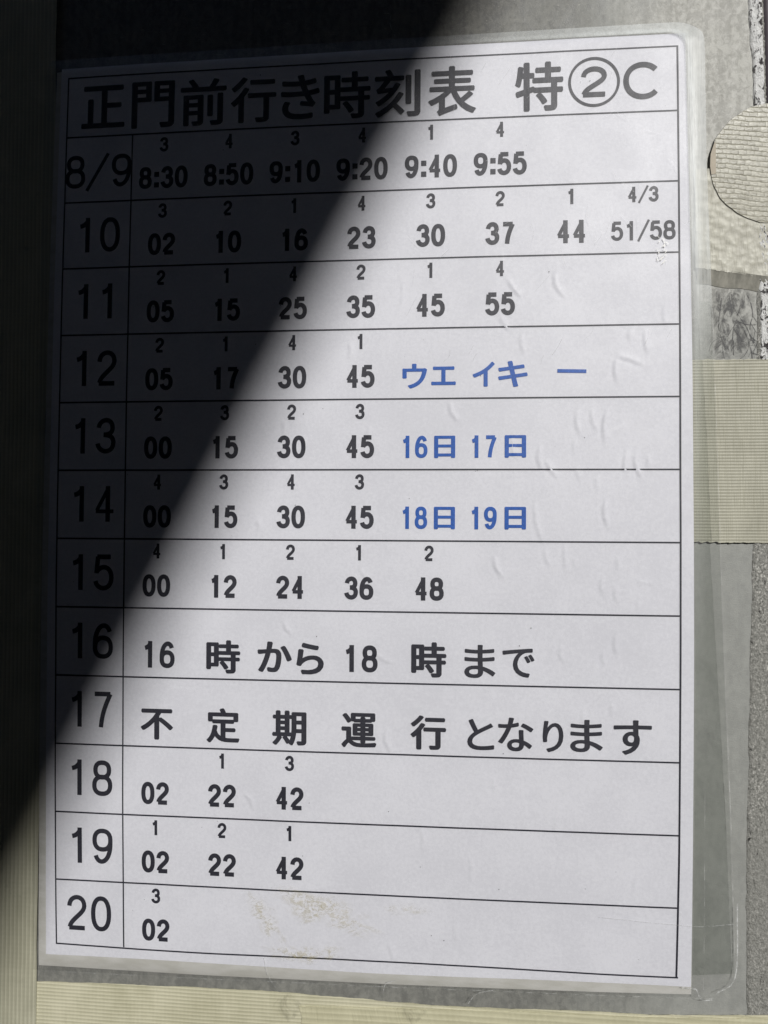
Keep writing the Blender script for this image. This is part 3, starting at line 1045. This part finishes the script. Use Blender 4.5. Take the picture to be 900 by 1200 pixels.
# ------------------------------------------------------------------ tapes
def tape(name, outline_l, outline_r, d, mat, th=0.18, ragged=(), seed=1, n=260, across=14, bow=0.06):
    """tape between two facing edge polylines (stations run along the tape); ragged ends get torn teeth"""
    r = np.random.default_rng(seed)
    a = np.array(outline_l, float)
    b = np.array(outline_r, float)
    ta = np.linspace(0, 1, len(a))
    tb = np.linspace(0, 1, len(b))
    t = np.linspace(0, 1, n)
    A = np.stack([np.interp(t, ta, a[:, i]) for i in (0, 1)], 1)
    B = np.stack([np.interp(t, tb, b[:, i]) for i in (0, 1)], 1)
    for E in (A, B):
        E += 0.10 * np.convolve(r.normal(size=n + 6), np.ones(7) / 3, 'valid')[:, None]
    u = np.linspace(0, 1, across)
    X = A[:, None, 0] * (1 - u) + B[:, None, 0] * u
    Z = A[:, None, 1] * (1 - u) + B[:, None, 1] * u
    for end in ragged:
        tooth = 0.5 * r.normal(size=across) + 0.4 * np.sin(u * 19)
        dirv = (A[-1] - A[0]) / np.linalg.norm(A[-1] - A[0])
        i = 0 if end == 0 else -1
        X[i] += tooth * dirv[0]
        Z[i] += tooth * dirv[1]
    D = d - bow * np.sin(X / 9.0 + Z / 7.0) - 0.03 * r.normal(size=(n, across)) * 0.4
    nn = n * across
    front = np.stack([X, D, Z], 2).reshape(-1, 3)
    back = front + np.array([0, th, 0])
    F = grid_faces(n, across)
    rim = [i * across for i in range(n)], [i * across + across - 1 for i in range(n)], list(range(across)), list(range(nn - across, nn))
    faces = [tuple(f) for f in F] + [tuple(f[::-1] + nn) for f in F]
    for e in rim:
        faces += [(e[i], e[i + 1], e[i + 1] + nn, e[i] + nn) for i in range(len(e) - 1)]
    return link(name, np.concatenate([front, back]), faces, mat)


G = "strips of beige cloth tape"
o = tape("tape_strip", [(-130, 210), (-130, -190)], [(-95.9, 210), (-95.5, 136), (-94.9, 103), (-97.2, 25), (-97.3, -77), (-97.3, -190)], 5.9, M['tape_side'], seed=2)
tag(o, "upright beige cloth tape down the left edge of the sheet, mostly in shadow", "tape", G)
o = tape("tape_strip", [(-97.9, -140.6), (-30, -139.3), (18.8, -140.6), (85, -139.3), (130, -136.5)], [(-97.9, -188), (130, -186)], 6.35, M['tape_flat'], seed=3)
tag(o, "long level beige cloth tape running below the whole bottom edge of the sheet", "tape", G)
o = tape("tape_strip", [(-17.6, -143.0), (18.8, -141.6), (85, -139.9), (131, -137.4)], [(-17.4, -184), (131, -182)], 6.0, M['tape_torn'], ragged=(0,), seed=4)
tag(o, "short yellowish tape piece with a torn left end, on top of the bottom tape", "tape", G)
o = tape("tape_strip", [(88.5, 43.1), (127, 42.6)], [(88.5, -8.2), (127, -8.7)], 6.75, M['tape_patch'], seed=5)
tag(o, "greyish beige finely ribbed tape patch wrapping the right edge halfway up", "tape", G)
o = tape("pebbled_tape", [(93.6, 97.0), (127, 97.0)], [(93.6, 69.0), (113, 65.8), (127, 64.6)], 6.65, M['pebbled'], seed=6, bow=0.12)
tag(o, "pebbled shiny tape patch just below the woven disc at the right", "tape")
link("fold", *(lambda s: (np.concatenate([s, s + np.array([0, .2, 0])]), [(i, i + 1, i + 13, i + 12) for i in range(11)] + [(24 + i, 36 + i, 37 + i, 25 + i) for i in range(11)]))(
    np.concatenate([np.stack([np.linspace(94.2, 126, 12), np.full(12, 6.55), np.interp(np.linspace(94.2, 126, 12), [94, 113, 127], [69.4, 66.0, 64.8])], 1),
                    np.stack([np.linspace(94.2, 126, 12), np.full(12, 7.38), np.interp(np.linspace(94.2, 126, 12), [94, 113, 127], [64.6, 61.8, 60.6]) + .25 * np.sin(np.linspace(0, 20, 12))], 1)])),
    M['dark_fold'], o)  # folded tape edge, its shadow band put into the dark colour

# round woven patch
def disc(name, cx, cz, r_, d, th, mat, parent=None):
    na, nr = 96, 16
    V = []
    for i in range(nr + 1):
        for j in range(na):
            a = 2 * math.pi * j / na
            q = r_ * i / nr * (1 + (.006 * math.sin(7 * a + 1) + .004 * math.sin(17 * a) + .003 * math.sin(31 * a)) * i / nr)
            V.append((cx + q * math.cos(a), d - 0.12 * (1 - (i / nr) ** 2) + 0.02 * math.sin(3 * a) * i / nr, cz + q * math.sin(a)))
    F = [(i * na + j, i * na + (j + 1) % na, (i + 1) * na + (j + 1) % na, (i + 1) * na + j) for i in range(nr) for j in range(na)]
    b = len(V)
    V += [(x, y + th, z) for x, y, z in V[nr * na:(nr + 1) * na]]
    F += [(nr * na + j, nr * na + (j + 1) % na, b + (j + 1) % na, b + j) for j in range(na)]
    return link(name, V, F, mat, parent)


o = disc("woven_patch", 114.5, 98.0, 16.85, 6.5, 0.12, M['weave'])
tag(o, "round patch of woven beige cloth cut by the right edge of the picture", "patch")
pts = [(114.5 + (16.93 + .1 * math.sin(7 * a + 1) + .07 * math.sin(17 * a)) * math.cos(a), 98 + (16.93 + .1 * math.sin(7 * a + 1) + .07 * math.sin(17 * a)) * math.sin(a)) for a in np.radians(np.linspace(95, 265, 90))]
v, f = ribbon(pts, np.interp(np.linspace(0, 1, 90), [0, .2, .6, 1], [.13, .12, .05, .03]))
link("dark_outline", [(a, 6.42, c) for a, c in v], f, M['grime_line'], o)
v = [(98.9, 104.6), (97.75, 101.0), (97.6, 97.6), (97.9, 95.2), (99.2, 95.4), (99.15, 104.0)]
link("brown_edge", [(a, 6.36, c) for a, c in v], [(0, 1, 2, 3, 4, 5)], M['brown'], o)
